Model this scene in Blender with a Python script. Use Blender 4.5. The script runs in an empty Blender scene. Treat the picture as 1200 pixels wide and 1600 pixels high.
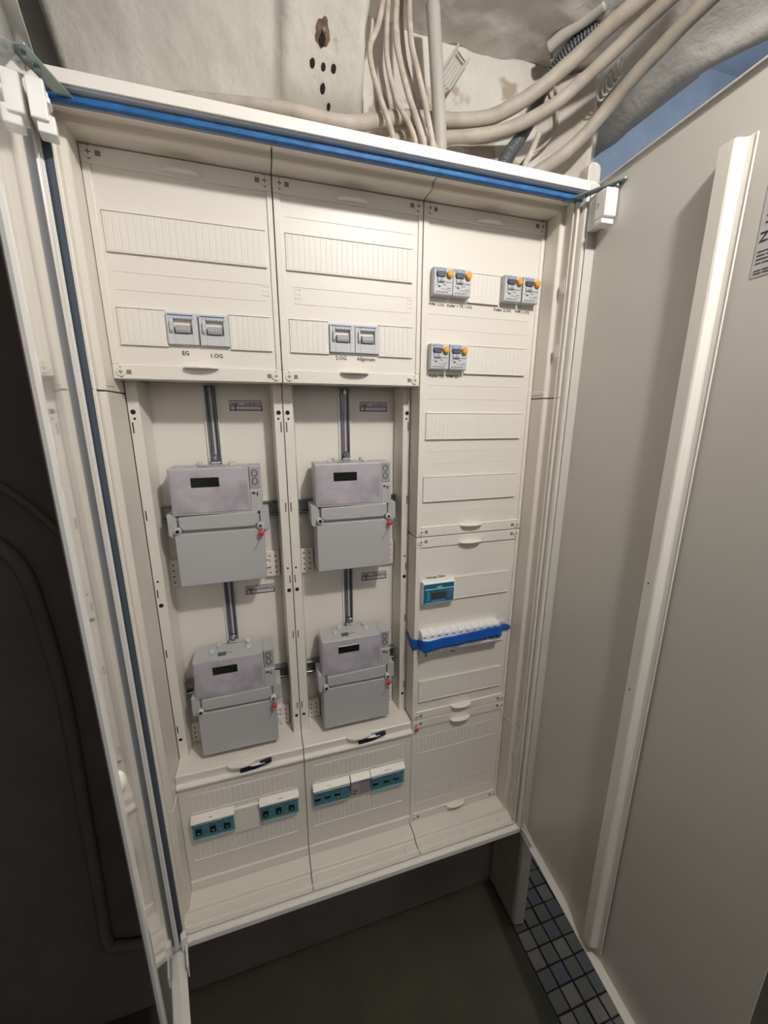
import bpy, math, random
from mathutils import Vector, Matrix, noise

C = bpy.context.scene.collection
sc = bpy.context.scene
Z0 = 530.0          # millimetres from the floor to the lower edge of the cabinet covers
S = 0.001
R = math.radians

# ------------------------------------------------------------------ camera
cam = bpy.data.cameras.new('camera')
camo = bpy.data.objects.new('camera', cam)
C.objects.link(camo)
cam.sensor_fit = 'HORIZONTAL'
cam.sensor_width = 36.0
cam.lens = 613.247 / 1200.0 * 36.0
cam.clip_start = 0.01
W = Vector((0.24003, -0.29491, -0.03292))
CAMR = CAMLOC = None
def rodr(w):
    t = w.length
    return Matrix.Rotation(t, 3, w / t)
B3 = Matrix(((1, 0, 0), (0, 0, -1), (0, 1, 0)))
M = rodr(W) @ B3                       # world -> camera (x right, y down, z forward)
Mb = Matrix((M[0], -M[1], -M[2]))      # blender camera axes
camo.matrix_world = Matrix.Translation(Vector((210.44, -720.12, 995.65 + Z0)) * S) @ Mb.transposed().to_4x4()
sc.camera = camo

# ------------------------------------------------------------------ world, lamps, exposure
w = bpy.data.worlds.new('world'); sc.world = w; w.use_nodes = True
bg = w.node_tree.nodes['Background']
bg.inputs[0].default_value = (0.80, 0.85, 1.0, 1)
bg.inputs[1].default_value = 0.075

def lamp(name, kind, loc, energy, col, size, target=None, size_y=None):
    d = bpy.data.lights.new(name, kind); d.energy = energy; d.color = col
    if kind == 'AREA':
        d.shape = 'RECTANGLE' if size_y else 'SQUARE'
        d.size = size
        if size_y: d.size_y = size_y
    else:
        d.shadow_soft_size = size
    o = bpy.data.objects.new(name, d); C.objects.link(o)
    o.location = Vector((loc[0], loc[1], loc[2] + Z0)) * S
    if target:
        t = Vector((target[0], target[1], target[2] + Z0)) * S
        o.rotation_euler = (t - o.location).to_track_quat('-Z', 'Y').to_euler()
    return o
lamp('ceiling_bulb', 'POINT', (585, -770, 1632), 24.0, (1.0, 0.965, 0.925), 0.026)
lamp('fill_light', 'AREA', (950, -2100, 1500), 5.6, (1.0, 0.965, 0.925), 0.9, (375, 0, 600))  # soft fill added behind the camera to lift shadows and lower covers
lamp('side_room_daylight', 'AREA', (2300, -100, 1700), 9.0, (0.88, 0.93, 1.0), 0.8, (1500, 700, 1300))

sc.view_settings.view_transform = 'Standard'
sc.view_settings.look = 'None'
sc.view_settings.gamma = 1.0
sc.view_settings.use_curve_mapping = False
sc.view_settings.exposure = 0.0

# ------------------------------------------------------------------ materials
def lin(c):
    return tuple(((x / 255 / 12.92) if x / 255 <= 0.04045 else (((x / 255) + 0.055) / 1.055) ** 2.4) for x in c) + (1,)
def mat(name, rgb, rough=0.5, metal=0.0, spec=0.5, coat=0.0, var=0.0, vscale=8.0, bump=0.0, bscale=400.0, trans=0.0, ior=1.5):
    m = bpy.data.materials.new(name); m.use_nodes = True
    nt = m.node_tree; b = nt.nodes['Principled BSDF']
    col = lin(rgb)
    b.inputs['Base Color'].default_value = col
    b.inputs['Roughness'].default_value = rough
    b.inputs['Metallic'].default_value = metal
    b.inputs['Specular IOR Level'].default_value = spec
    b.inputs['Coat Weight'].default_value = coat
    b.inputs['Coat Roughness'].default_value = 0.04
    b.inputs['Transmission Weight'].default_value = trans
    b.inputs['IOR'].default_value = ior
    tc = nt.nodes.new('ShaderNodeTexCoord')
    if var > 0:
        n = nt.nodes.new('ShaderNodeTexNoise'); n.inputs['Scale'].default_value = vscale; n.inputs['Detail'].default_value = 6
        nt.links.new(tc.outputs['Object'], n.inputs['Vector'])
        r = nt.nodes.new('ShaderNodeValToRGB')
        r.color_ramp.elements[0].position = 0.35; r.color_ramp.elements[1].position = 0.65
        r.color_ramp.elements[0].color = tuple(max(0, c * (1 - var)) for c in col[:3]) + (1,)
        r.color_ramp.elements[1].color = tuple(min(1, c * (1 + var * 0.5)) for c in col[:3]) + (1,)
        nt.links.new(n.outputs['Fac'], r.inputs['Fac']); nt.links.new(r.outputs['Color'], b.inputs['Base Color'])
    if bump > 0:
        n2 = nt.nodes.new('ShaderNodeTexNoise'); n2.inputs['Scale'].default_value = bscale; n2.inputs['Detail'].default_value = 4
        nt.links.new(tc.outputs['Object'], n2.inputs['Vector'])
        bp = nt.nodes.new('ShaderNodeBump'); bp.inputs['Strength'].default_value = bump; bp.inputs['Distance'].default_value = 0.001
        nt.links.new(n2.outputs['Fac'], bp.inputs['Height']); nt.links.new(bp.outputs['Normal'], b.inputs['Normal'])
    return m
M_COVER = mat('cover_plastic', (229, 223, 213), 0.42, bump=0.03, bscale=1500)
M_STRIP = mat('blanking_plastic', (230, 225, 216), 0.45)
M_TRIM = mat('trim_plastic', (224, 217, 206), 0.4)
M_STEEL = mat('white_painted_steel', (238, 234, 225), 0.3, bump=0.04, bscale=1800)
M_DOOR = mat('grey_white_door_paint', (207, 203, 195), 0.36, bump=0.05, bscale=1500, var=0.03, vscale=3)
M_GLOSS = mat('glossy_door_film', (222, 219, 213), 0.12, spec=0.8, coat=1.0)
M_SEAL = mat('blue_foam_seal', (28, 98, 158), 0.55, var=0.25, vscale=60)
M_DARK = mat('dark_gap', (26, 24, 22), 0.8)
M_BACK = mat('mounting_plate_plastic', (230, 224, 214), 0.5)
M_GREY = mat('meter_grey_plastic', (178, 178, 178), 0.42, bump=0.03, bscale=1200)
M_GREY2 = mat('meter_grey_shade_plastic', (158, 158, 160), 0.45)
M_LGREY = mat('light_grey_plastic', (198, 199, 202), 0.4)
M_FACE = mat('meter_face_plate', (176, 170, 178), 0.4, var=0.22, vscale=28)
M_LCD = mat('lcd', (24, 28, 22), 0.25)
M_ZINC = mat('zinc_steel', (150, 152, 150), 0.28, metal=0.9)
M_RAILDK = mat('rail_steel', (122, 120, 122), 0.3, metal=0.35)
M_RED = mat('red_seal', (214, 52, 36), 0.35)
M_ORANGE = mat('orange_button', (236, 164, 32), 0.4)
M_BLACK = mat('black_plastic', (24, 26, 30), 0.4)
M_SLATE = mat('slate_plastic', (74, 82, 94), 0.4)
M_SEALSHADE = mat('shaded_blue_seal', (62, 72, 86), 0.8)  # blue seal darkened in its colour for the shade beside the left door
M_TEAL = mat('teal_face', (14, 104, 132), 0.35)
M_TEALCLEAR = mat('teal_clear_cover', (214, 236, 240), 0.03, trans=1.0, ior=1.12)
M_TAPE = mat('blue_tape', (14, 88, 178), 0.45, bump=0.15, bscale=300)
M_WHITE = mat('white_plastic', (232, 231, 229), 0.4)
M_BLUE = mat('blue_print', (36, 92, 150), 0.5)
M_INK = mat('ink', (38, 36, 38), 0.6)
M_PAPER = mat('sticker', (206, 200, 204), 0.5)
M_STICK = mat('door_sticker', (190, 188, 188), 0.4)
M_CABLE = mat('old_painted_cable', (180, 170, 157), 0.6, var=0.16, vscale=30, bump=0.2, bscale=120)
M_CABLE2 = mat('thin_cable', (194, 184, 171), 0.55, var=0.2, vscale=60)
M_PIPE = mat('conduit_plastic', (182, 177, 169), 0.4, var=0.05, vscale=10)
M_CORR = mat('corrugated_grey', (92, 96, 100), 0.3)
M_STRAP = mat('green_grey_strap', (138, 152, 152), 0.3, metal=0.35)
M_LATCH = mat('navy_latch', (22, 26, 52), 0.3)
M_COIL = mat('coil_steel', (206, 202, 194), 0.25, metal=0.2)

def plaster(name, rgb, patch=None, bump=0.5):
    m = mat(name, rgb, 0.85, spec=0.2)
    nt = m.node_tree; b = nt.nodes['Principled BSDF']; tc = nt.nodes.new('ShaderNodeTexCoord')
    col = lin(rgb)
    n = nt.nodes.new('ShaderNodeTexNoise'); n.inputs['Scale'].default_value = 7; n.inputs['Detail'].default_value = 9; n.inputs['Roughness'].default_value = 0.65
    nt.links.new(tc.outputs['Object'], n.inputs['Vector'])
    r = nt.nodes.new('ShaderNodeValToRGB')
    r.color_ramp.elements[0].position = 0.3; r.color_ramp.elements[1].position = 0.6
    r.color_ramp.elements[0].color = tuple(c * 0.82 for c in col[:3]) + (1,)
    r.color_ramp.elements[1].color = col
    nt.links.new(n.outputs['Fac'], r.inputs['Fac'])
    out = r.outputs['Color']
    if patch:
        # peeled paint: a band of bare render, limited to where the paint has come off
        (x0, x1, z0, z1, pc) = patch
        sep = nt.nodes.new('ShaderNodeSeparateXYZ'); nt.links.new(tc.outputs['Object'], sep.inputs[0])
        def band(sock, a, b_):
            mid = (a + b_) / 2; h = (b_ - a) / 2
            s1 = nt.nodes.new('ShaderNodeMath'); s1.operation = 'SUBTRACT'; nt.links.new(sock, s1.inputs[0]); s1.inputs[1].default_value = mid
            s2 = nt.nodes.new('ShaderNodeMath'); s2.operation = 'ABSOLUTE'; nt.links.new(s1.outputs[0], s2.inputs[0])
            s3 = nt.nodes.new('ShaderNodeMath'); s3.operation = 'DIVIDE'; nt.links.new(s2.outputs[0], s3.inputs[0]); s3.inputs[1].default_value = h
            s4 = nt.nodes.new('ShaderNodeMath'); s4.operation = 'SUBTRACT'; s4.inputs[0].default_value = 1.0; nt.links.new(s3.outputs[0], s4.inputs[1])
            return s4.outputs[0]
        bx, bz = band(sep.outputs[0], x0, x1), band(sep.outputs[2], z0, z1)
        mn = nt.nodes.new('ShaderNodeMath'); mn.operation = 'MINIMUM'; nt.links.new(bx, mn.inputs[0]); nt.links.new(bz, mn.inputs[1])
        n3 = nt.nodes.new('ShaderNodeTexNoise'); n3.inputs['Scale'].default_value = 22; n3.inputs['Detail'].default_value = 7
        nt.links.new(tc.outputs['Object'], n3.inputs['Vector'])
        ad = nt.nodes.new('ShaderNodeMath'); ad.operation = 'MULTIPLY_ADD'; nt.links.new(mn.outputs[0], ad.inputs[0]); ad.inputs[1].default_value = 0.30; nt.links.new(n3.outputs['Fac'], ad.inputs[2])
        rr = nt.nodes.new('ShaderNodeValToRGB'); rr.color_ramp.elements[0].position = 0.61; rr.color_ramp.elements[1].position = 0.70
        nt.links.new(ad.outputs[0], rr.inputs['Fac'])
        mx = nt.nodes.new('ShaderNodeMix'); mx.data_type = 'RGBA'
        nt.links.new(rr.outputs['Color'], mx.inputs[0]); nt.links.new(out, mx.inputs[6]); mx.inputs[7].default_value = lin(pc)
        out = mx.outputs[2]
    nt.links.new(out, b.inputs['Base Color'])
    n2 = nt.nodes.new('ShaderNodeTexNoise'); n2.inputs['Scale'].default_value = 55; n2.inputs['Detail'].default_value = 8
    nt.links.new(tc.outputs['Object'], n2.inputs['Vector'])
    bp = nt.nodes.new('ShaderNodeBump'); bp.inputs['Strength'].default_value = bump; bp.inputs['Distance'].default_value = 0.004
    nt.links.new(n2.outputs['Fac'], bp.inputs['Height']); nt.links.new(bp.outputs['Normal'], b.inputs['Normal'])
    return m
M_WALL = plaster('rough_white_plaster', (218, 213, 204), patch=(0.37, 0.82, 1.98, 2.15, (170, 158, 143)))
M_WALL2 = plaster('white_plaster', (206, 198, 186), bump=0.3)
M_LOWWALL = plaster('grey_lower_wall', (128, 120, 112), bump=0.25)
M_CEIL = plaster('ceiling_plaster', (226, 222, 215), bump=0.45)
M_BLUEWALL = plaster('blue_washed_masonry', (172, 186, 204), bump=0.6)
M_FLOOR = plaster('grey_floor_paint', (74, 70, 58), bump=0.12)
M_JOINT = mat('tile_joint', (30, 29, 32), 0.8)
M_TILES = [mat('tile_beige', (128, 118, 104), 0.5, var=0.15, vscale=20), mat('tile_grey', (92, 92, 92), 0.5, var=0.15, vscale=20),
           mat('tile_slate', (92, 92, 92), 0.5, var=0.15, vscale=20), mat('tile_olive', (102, 98, 82), 0.5, var=0.15, vscale=20)]

# ------------------------------------------------------------------ mesh helpers (millimetres, z from the lower edge of the covers)
class G:
    def __init__(s): s.v = []; s.f = []
    def add(s, vs, fs):
        n = len(s.v); s.v += [tuple(v) for v in vs]; s.f += [tuple(n + i for i in f) for f in fs]; return s
    def box(s, x0, x1, y0, y1, z0, z1):
        return s.add([(x0, y0, z0), (x1, y0, z0), (x1, y1, z0), (x0, y1, z0), (x0, y0, z1), (x1, y0, z1), (x1, y1, z1), (x0, y1, z1)],
                     [(0, 3, 2, 1), (4, 5, 6, 7), (0, 1, 5, 4), (1, 2, 6, 5), (2, 3, 7, 6), (3, 0, 4, 7)])
    def sweep(s, prof, f0, f1):
        """prof: closed 2-D polygon, f0/f1: functions 2-D -> 3-D for both ends"""
        n = len(prof); vs = [f0(*p) for p in prof] + [f1(*p) for p in prof]
        fs = [tuple(range(n - 1, -1, -1)), tuple(range(n, 2 * n))]
        for i in range(n):
            j = (i + 1) % n; fs.append((i, j, n + j, n + i))
        return s.add(vs, fs)
    def prism(s, poly, y0, y1):      # polygon in x,z
        return s.sweep(poly, lambda a, b: (a, y0, b), lambda a, b: (a, y1, b))
    def prismx(s, poly, x0, x1):     # polygon in y,z
        return s.sweep(poly, lambda a, b: (x0, a, b), lambda a, b: (x1, a, b))
    def prismz(s, poly, z0, z1):     # polygon in x,y
        return s.sweep(poly, lambda a, b: (a, b, z0), lambda a, b: (a, b, z1))
    def cyl(s, c, r, h, axis='y', n=20, r2=None):
        r2 = r if r2 is None else r2; vs = []
        for k, rr in ((0, r), (1, r2)):
            for i in range(n):
                a = 2 * math.pi * i / n; p, q = rr * math.cos(a), rr * math.sin(a); d = h * k
                vs.append({'y': (c[0] + p, c[1] + d, c[2] + q), 'z': (c[0] + p, c[1] + q, c[2] + d), 'x': (c[0] + d, c[1] + p, c[2] + q)}[axis])
        fs = [tuple(range(n - 1, -1, -1)), tuple(range(n, 2 * n))] + [(i, (i + 1) % n, n + (i + 1) % n, n + i) for i in range(n)]
        return s.add(vs, fs)
    def ball(s, c, r, n=12, m=8, sq=1.0):
        vs = []; fs = []
        for j in range(m + 1):
            t = math.pi * j / m
            for i in range(n):
                a = 2 * math.pi * i / n
                vs.append((c[0] + r * math.sin(t) * math.cos(a), c[1] + r * sq * math.sin(t) * math.sin(a), c[2] + r * math.cos(t)))
        for j in range(m):
            for i in range(n):
                fs.append((j * n + i, j * n + (i + 1) % n, (j + 1) * n + (i + 1) % n, (j + 1) * n + i))
        return s.add(vs, fs)
    def tube(s, pts, r, n=12, wob=0.0):
        P = [Vector(p) for p in pts]; vs = []; fs = []; N = len(P)
        up = Vector((0, 1, 0.1)).normalized()
        for i, p in enumerate(P):
            t = (P[min(i + 1, N - 1)] - P[max(i - 1, 0)]).normalized()
            a = t.cross(up)
            if a.length < 1e-3: a = t.cross(Vector((1, 0, 0)))
            a.normalize(); b = t.cross(a).normalized(); up = b * -1 if (b * -1).dot(up) > b.dot(up) else b
            rr = r[i] if isinstance(r, (list, tuple)) else r
            rr *= 1 + wob * noise.noise(p * 0.03)
            for k in range(n):
                q = 2 * math.pi * k / n
                vs.append(p + a * rr * math.cos(q) + b * rr * math.sin(q))
        for i in range(N - 1):
            for k in range(n):
                fs.append((i * n + k, i * n + (k + 1) % n, (i + 1) * n + (k + 1) % n, (i + 1) * n + k))
        fs.append(tuple(range(n))); fs.append(tuple((N - 1) * n + k for k in range(n - 1, -1, -1)))
        return s.add(vs, fs)
    def xf(s, fn): s.v = [tuple(fn(*v)) for v in s.v]; return s
    def build(s, name, m, parent=None, bevel=0.0, smooth=False, origin=None, seg=1):
        me = bpy.data.meshes.new(name)
        o3 = origin if origin is not None else (0, 0, -Z0)
        if parent is not None and origin is None: off = Vector((0, 0, Z0))
        me.from_pydata([((x - o3[0]) * S, (y - o3[1]) * S, (z - o3[2]) * S) for x, y, z in s.v], [], s.f)
        me.validate(); me.update()
        import bmesh
        bm = bmesh.new(); bm.from_mesh(me); bmesh.ops.recalc_face_normals(bm, faces=bm.faces); bm.to_mesh(me); bm.free()
        if smooth: me.polygons.foreach_set('use_smooth', [True] * len(me.polygons))
        me.materials.append(m)
        o = bpy.data.objects.new(name, me); C.objects.link(o)
        base = Vector((o3[0], o3[1], o3[2] + Z0)) * S
        if parent is not None:
            o.parent = parent
            o.location = base - wloc(parent)
        else:
            o.location = base
        if bevel > 0:
            b = o.modifiers.new('edge_round', 'BEVEL'); b.width = bevel * S; b.segments = seg; b.limit_method = 'ANGLE'; b.angle_limit = R(50)
            b.harden_normals = False
        return o
def wloc(o):
    v = Vector(o.location); p = o.parent
    while p is not None: v += p.location; p = p.parent
    return v
def spline(pts, k=6):
    P = [Vector(p) for p in pts]; out = []
    for i in range(len(P) - 1):
        p0, p1, p2, p3 = P[max(i - 1, 0)], P[i], P[i + 1], P[min(i + 2, len(P) - 1)]
        for j in range(k):
            t = j / k
            out.append(0.5 * ((2 * p1) + (p2 - p0) * t + (2 * p0 - 5 * p1 + 4 * p2 - p3) * t * t + (3 * p1 - p0 - 3 * p2 + p3) * t ** 3))
    out.append(P[-1]); return out
def tag(o, label, cat, group=None):
    o['label'] = label; o['category'] = cat
    if group: o['group'] = group
    return o
def thing(name, loc, label, cat, group=None):
    o = bpy.data.objects.new(name, None); C.objects.link(o)
    o.location = Vector((loc[0], loc[1], loc[2] + Z0)) * S; o.empty_display_size = 0.02
    return tag(o, label, cat, group)
def struct(o): o['kind'] = 'structure'; return o
def dup(o, d=(0, 0, 0), label=None, parent=None):
    c = o.copy(); C.objects.link(c)
    if parent is not None: c.parent = parent
    else: c.location = o.location + Vector(d) * S
    if label: c['label'] = label
    for ch in [x for x in bpy.data.objects if x.parent == o and x is not c]: dup(ch, parent=c)
    return c
def text(s_, size, x, y, z, m, parent, name='printed_text', center=True, tf=None, bold=0.14):
    cu = bpy.data.curves.new(name, 'FONT'); cu.body = s_; cu.size = size; cu.resolution_u = 2; cu.extrude = 0.06
    cu.offset = bold
    if center: cu.align_x = 'CENTER'
    to = bpy.data.objects.new(name, cu); C.objects.link(to)
    dg = bpy.context.evaluated_depsgraph_get(); dg.update()
    me = bpy.data.meshes.new_from_object(to.evaluated_get(dg))
    bpy.data.objects.remove(to)
    g = G(); g.v = [(v.co.x, v.co.z, v.co.y) for v in me.vertices]; g.f = [tuple(p.vertices) for p in me.polygons]
    bpy.data.meshes.remove(me)
    if tf is None: g.xf(lambda a, b, c: (x + a, y - b, z + c))
    else: g.xf(tf)
    return g.build(name, m, parent)

# ------------------------------------------------------------------ room
random.seed(4)
def grid(fn, us, vs):
    g = G(); nu, nv = len(us), len(vs)
    g.v = [fn(u, v) for v in vs for u in us]
    g.f = [(j * nu + i, j * nu + i + 1, (j + 1) * nu + i + 1, (j + 1) * nu + i) for j in range(nv - 1) for i in range(nu - 1)]
    return g
def rng(a, b, st):
    n = max(1, int(round((b - a) / st))); return [a + (b - a) * i / n for i in range(n + 1)]
def sm(t): t = max(0, min(1, t)); return t * t * (3 - 2 * t)
def wall_y(x, z):
    y = 123.0
    cove = 1 - sm((x - 400 - 14 * noise.noise(Vector((z * .02, 1, 0)))) / 26)           # left of the cables the plaster curves out into the vault
    rise = max(0, z - 1440)
    y -= cove * (rise * 0.55 + rise * rise * 0.0022)
    box = sm((x - 268) / 16) * (1 - sm((x - 398) / 22)) * sm((z - 1475) / 40)
    y -= box * 20
    left = 1 - sm((x + 52 + (z - 1500) * 0.10) / 22)
    y += left * (rise * 1.0 + 20)
    y += 7 * noise.noise(Vector((x * .006, z * .011, 3))) + 3.0 * noise.noise(Vector((x * .025, z * .03, 9))) + 1.2 * noise.noise(Vector((x * .09, z * .09, 5)))
    # chipped paint edge beside the cables
    return y
up = grid(lambda x, z: (x, wall_y(x, z), z), rng(-900, 950, 7), rng(1300, 1720, 7))
struct(up.build('wall_back', M_WALL, smooth=True))
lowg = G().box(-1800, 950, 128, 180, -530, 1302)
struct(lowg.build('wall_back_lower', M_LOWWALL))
def ceil_z(x, y):
    z = 1670 + 9 * noise.noise(Vector((x * .008, y * .008, 1))) + 4 * noise.noise(Vector((x * .03, y * .03, 2))) + 1.5 * noise.noise(Vector((x * .1, y * .1, 2)))
    z += sm((120 - x) / 200) * 0
    return z
struct(grid(lambda x, y: (x, y, ceil_z(x, y)), rng(-900, 880, 10), rng(-900, 150, 10)).build('ceiling', M_CEIL, smooth=True))
struct(G().box(-1800, 880, -2600, -895, 1672, 1700).build('ceiling_rear', M_CEIL))
# beam over the end of the wall
def beam(x, y):
    z = 1602 + 8 * noise.noise(Vector((x * .006, y * .006, 7))) + 1.2 * noise.noise(Vector((x * .03, y * .03, 2)))
    t = max(0, min(1, (x - 850) / 150))
    return 1690 + (z - 1690) * t
bmg = grid(lambda x, y: (x + (10 * noise.noise(Vector((y * .01, 3, 3))) if x > 900 else 0) + (70 * sm((y + 20) / -200) if x > 950 else 0), y, beam(x, y)), rng(845, 1020, 12), rng(-900, 300, 12))
n0 = len(bmg.v)
struct(bmg.build('ceiling_beam', M_CEIL, smooth=True))
struct(G().box(1013, 1030, -30, 300, 1606, 2300).build('ceiling_beam_side', M_CEIL))
# end of the wall beside the cabinet
pier = G().prismz([(849, 128), (849, 4), (853, -6), (880, -12), (886, -6), (886, 128)], -530, 1300)
pier.prismz([(760, 128), (820, 120), (862, 92), (882, 68), (888, 66), (894, 70), (915, 120), (945, 178), (760, 178)], 1300, 1660)
struct(pier.build('wall_end', M_WALL2, bevel=5, seg=3))
struct(G().box(900, 3000, 800, 860, -530, 2400).build('wall_far', M_BLUEWALL))
struct(G().box(2990, 3040, -2600, 860, -530, 2400).build('wall_right', M_BLUEWALL))
struct(G().box(1030, 3040, -2600, 860, 2380, 2420).build('ceiling_far', M_BLUEWALL))
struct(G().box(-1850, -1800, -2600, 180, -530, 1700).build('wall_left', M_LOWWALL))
fl = struct(G().box(-1850, 3040, -2600, 860, -570, -536).add([(-1850, -2600, -530), (846, -2600, -530), (846, 128, -530), (-1850, 128, -530), (-1850, -2600, -536), (846, -2600, -536), (846, 128, -536), (-1850, 128, -536)], [(0, 1, 2, 3), (1, 5, 6, 2), (0, 4, 5, 1), (3, 2, 6, 7), (0, 3, 7, 4)]).build('floor', M_FLOOR))
struct(G().box(846, 1248, -512, 800, -537, -535.2).build('floor_joint', M_JOINT))
struct(G().box(1248, 3000, -2600, 800, -540, -530).box(846, 1248, -2600, -512, -540, -530).build('floor_side_room', M_FLOOR))
random.seed(12)
tile_me = {}
for i in range(9):
    for j in range(19):
        x = 849 + i * 44; y = -508 + j * 44
        wdt = 40.5 if random.random() > .25 else 38.5
        k = random.choice([0, 1, 0, 2, 3, 3, 0])
        if (i * 7 + j * 3) % 11 == 0: k = 2
        key = (k, wdt)
        if key not in tile_me:
            o = G().box(0, wdt, 0, 40.5, -536, -530).build('tile', M_TILES[k], fl, bevel=1.2, origin=(0, 0, -536))
            tile_me[key] = o
        else:
            o = tile_me[key].copy(); C.objects.link(o)
        o.location = Vector((x, y, -536 + Z0 + random.uniform(-.6, .8))) * S - wloc(fl)
        o.rotation_euler[2] = random.uniform(-.02, .02)

# wall plugs and old drill holes in the plaster
hole0 = None
for k, (x, z, r) in enumerate([(337, 1545, 5), (324, 1527, 4), (341, 1526, 3.6), (357, 1526, 4), (342, 1509, 4), (354, 1497, 3)]):
    y = wall_y(x, z)
    g = G()
    n = 14
    ring = [(x + r * (1 + .25 * noise.noise(Vector((i * 3.1, k, 0)))) * math.cos(2 * math.pi * i / n), z + r * (1 + .25 * noise.noise(Vector((i * 2.1, k, 7)))) * math.sin(2 * math.pi * i / n)) for i in range(n)]
    g.sweep(ring, lambda a, b: (a, wall_y(a, b) - 1.2, b), lambda a, b: (a, wall_y(a, b) + 4, b))
    o = g.build('drill_hole', mat('hole_dark', (40, 26, 20), 0.9) if hole0 is None else hole0, bpy.data.objects['wall_back'])
    if hole0 is None: hole0 = o.data.materials[0]
cr = G()
ring = [(337 + 11 * (1 + .5 * noise.noise(Vector((i * 1.3, 5, 0)))) * math.cos(2 * math.pi * i / 22), 1550 + 11 * (1 + .5 * noise.noise(Vector((i * 1.9, 2, 7)))) * math.sin(2 * math.pi * i / 22)) for i in range(22)]
cr.sweep(ring, lambda a, b: (a, wall_y(a, b) - .6, b), lambda a, b: (a, wall_y(a, b) + 4, b))
cr.build('chipped_patch', mat('bare_render', (118, 98, 80), 0.9, var=.4, vscale=120), bpy.data.objects['wall_back'])
G().cyl((339, wall_y(339, 1552) - 3, 1552), 3, 6).build('screw_plug', M_ZINC, bpy.data.objects['wall_back'])

# ------------------------------------------------------------------ cabinet
CAB = thing('meter_cabinet', (375, 60, -25), 'large white wall-mounted electricity meter cabinet with both doors open', 'cabinet')
def cp(g, name, m, parent=CAB, **k): return g.build(name, m, parent, **k)
# steel housing
h = G()
h.box(-26, 776, 119, 123, -26, 1376)
h.box(-26, -24, -83, 119, -26, 1376); h.box(774, 776, -83, 119, -26, 1376)
h.box(-24, 774, -83, 119, 1374, 1376); h.box(-24, 774, -83, 119, -26, -24)
cp(h, 'housing', M_STEEL, bevel=.6)
fr = G()
fr.box(-26, 776, -87, -83, 1362, 1376.5); fr.box(-26, 776, -85, -83, -26, -12.5)
fr.box(-26, -13, -85, -83, -12.5, 1362); fr.box(763, 776, -85, -83, -12.5, 1362)
fr.box(-26, 776, -83, -64, 1361, 1363); fr.box(-26, 776, -83, -64, -14, -12)
fr.box(-14, -12, -83, -64, -12, 1361); fr.box(762, 764, -83, -64, -12, 1361)
cp(fr, 'front_flange', M_STEEL, bevel=1.4, seg=2)
ch = G()
ch.box(-13, 763, -64, -62, 1352, 1362); ch.box(-13, 763, -64, -62, -13, -4)
ch.box(-13, -4, -64, -62, -13, 1362); ch.box(754, 763, -64, -62, -13, 1362)
cp(ch, 'rain_channel', M_STEEL)
# blue seal lying in the channel
sl = G()
def wav(a): return 0.7 * noise.noise(Vector((a * .02, 0, 0)))
sl.tube([(x, -73 + wav(x), 1355.0 + wav(x + 900)) for x in rng(-8, 760, 24)], 4.6, 10)
sl.tube([(x, -77 + wav(x + 50), 1352.0 + wav(x + 300)) for x in rng(-6, 758, 24)], 2.4, 8)
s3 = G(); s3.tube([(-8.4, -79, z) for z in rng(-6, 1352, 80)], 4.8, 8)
cp(sl, 'blue_seal', M_SEAL, smooth=True)
cp(s3, 'side_seal', M_SEALSHADE, smooth=True)

# plastic surround: profile of (offset outwards, depth)
PROF = [(0, 2), (0, -35), (1.5, -37), (7.5, -38.5), (8.5, -41), (5.5, -70), (3, -73), (4.5, -74.5), (8, -74.5), (9, -70), (10.5, -41), (10.5, 2)]
def trim(side, a, b, bumps=()):
    g = G()
    f = {'top': lambda t: (lambda o, y: (t, y, 1350 + o)), 'bottom': lambda t: (lambda o, y: (t, y, -o)),
         'left': lambda t: (lambda o, y: (-o, y, t)), 'right': lambda t: (lambda o, y: (750 + o, y, t))}[side]
    def fm(t, end):
        # mitre at the corners of the opening
        base = f(t)
        def q(o, y):
            p = list(base(o, y)); 
            if end and abs(t - end[0]) < 1e-6:
                i = 0 if side in ('top', 'bottom') else 2
                p[i] += end[1] * o
            return tuple(p)
        return q
    lo, hi = (0, 750) if side in ('top', 'bottom') else (0, 1350)
    PR = [(o, 45 if (y == 2 and side == 'left') else y) for o, y in PROF]
    g.sweep(PR, fm(a, (lo, -1)), fm(b, (hi, 1)))
    for c in bumps:
        if side == 'bottom':
            g.sweep([(c + 9 * math.cos(t), -60 + 14 * math.sin(t)) for t in [math.pi * i / 10 for i in range(11)]], lambda p, q: (p, q, -7.4), lambda p, q: (p, q, -4.6))
        elif side in ('right', 'left'):
            X = 757.6 if side == 'right' else -7.6; X2 = 753.6 if side == 'right' else -3.6
            g.sweep([(-60 + 0 + 12 * math.sin(t), c + 13 * math.cos(t)) for t in [math.pi * i / 10 for i in range(11)]], lambda p, q: (X, p, q), lambda p, q: (X2, p, q))
    return cp(g, 'trim_panel', M_TRIM, bevel=.7)
gp = .8
for a, b in ((0, 250), (250, 500), (500, 750)):
    trim('top', a + (gp if a else 0), b - (gp if b < 750 else 0))
    trim('bottom', a + (gp if a else 0), b - (gp if b < 750 else 0), bumps=[a + 16 + 105 * k for k in range(3) if a + 16 + 105 * k < b - 8])
for sd in ('left', 'right'):
    for a, b, bm_ in ((0, 262, (60, 190)), (264, 1028, ()), (1030, 1350, (1115, 1225))):
        trim(sd, a, b, bumps=bm_ if sd == 'right' else ())
        if a and a < 1100:
            g = G(); X = (-3, .9) if sd == 'left' else (749.1, 753)
            zz = (a - 8, a - 3) if a < 500 else (a + 6, a + 14)
            g.box(X[0], X[1], -36, 1, *zz); cp(g, 'joint_rib', M_TRIM, bevel=.8)

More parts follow.
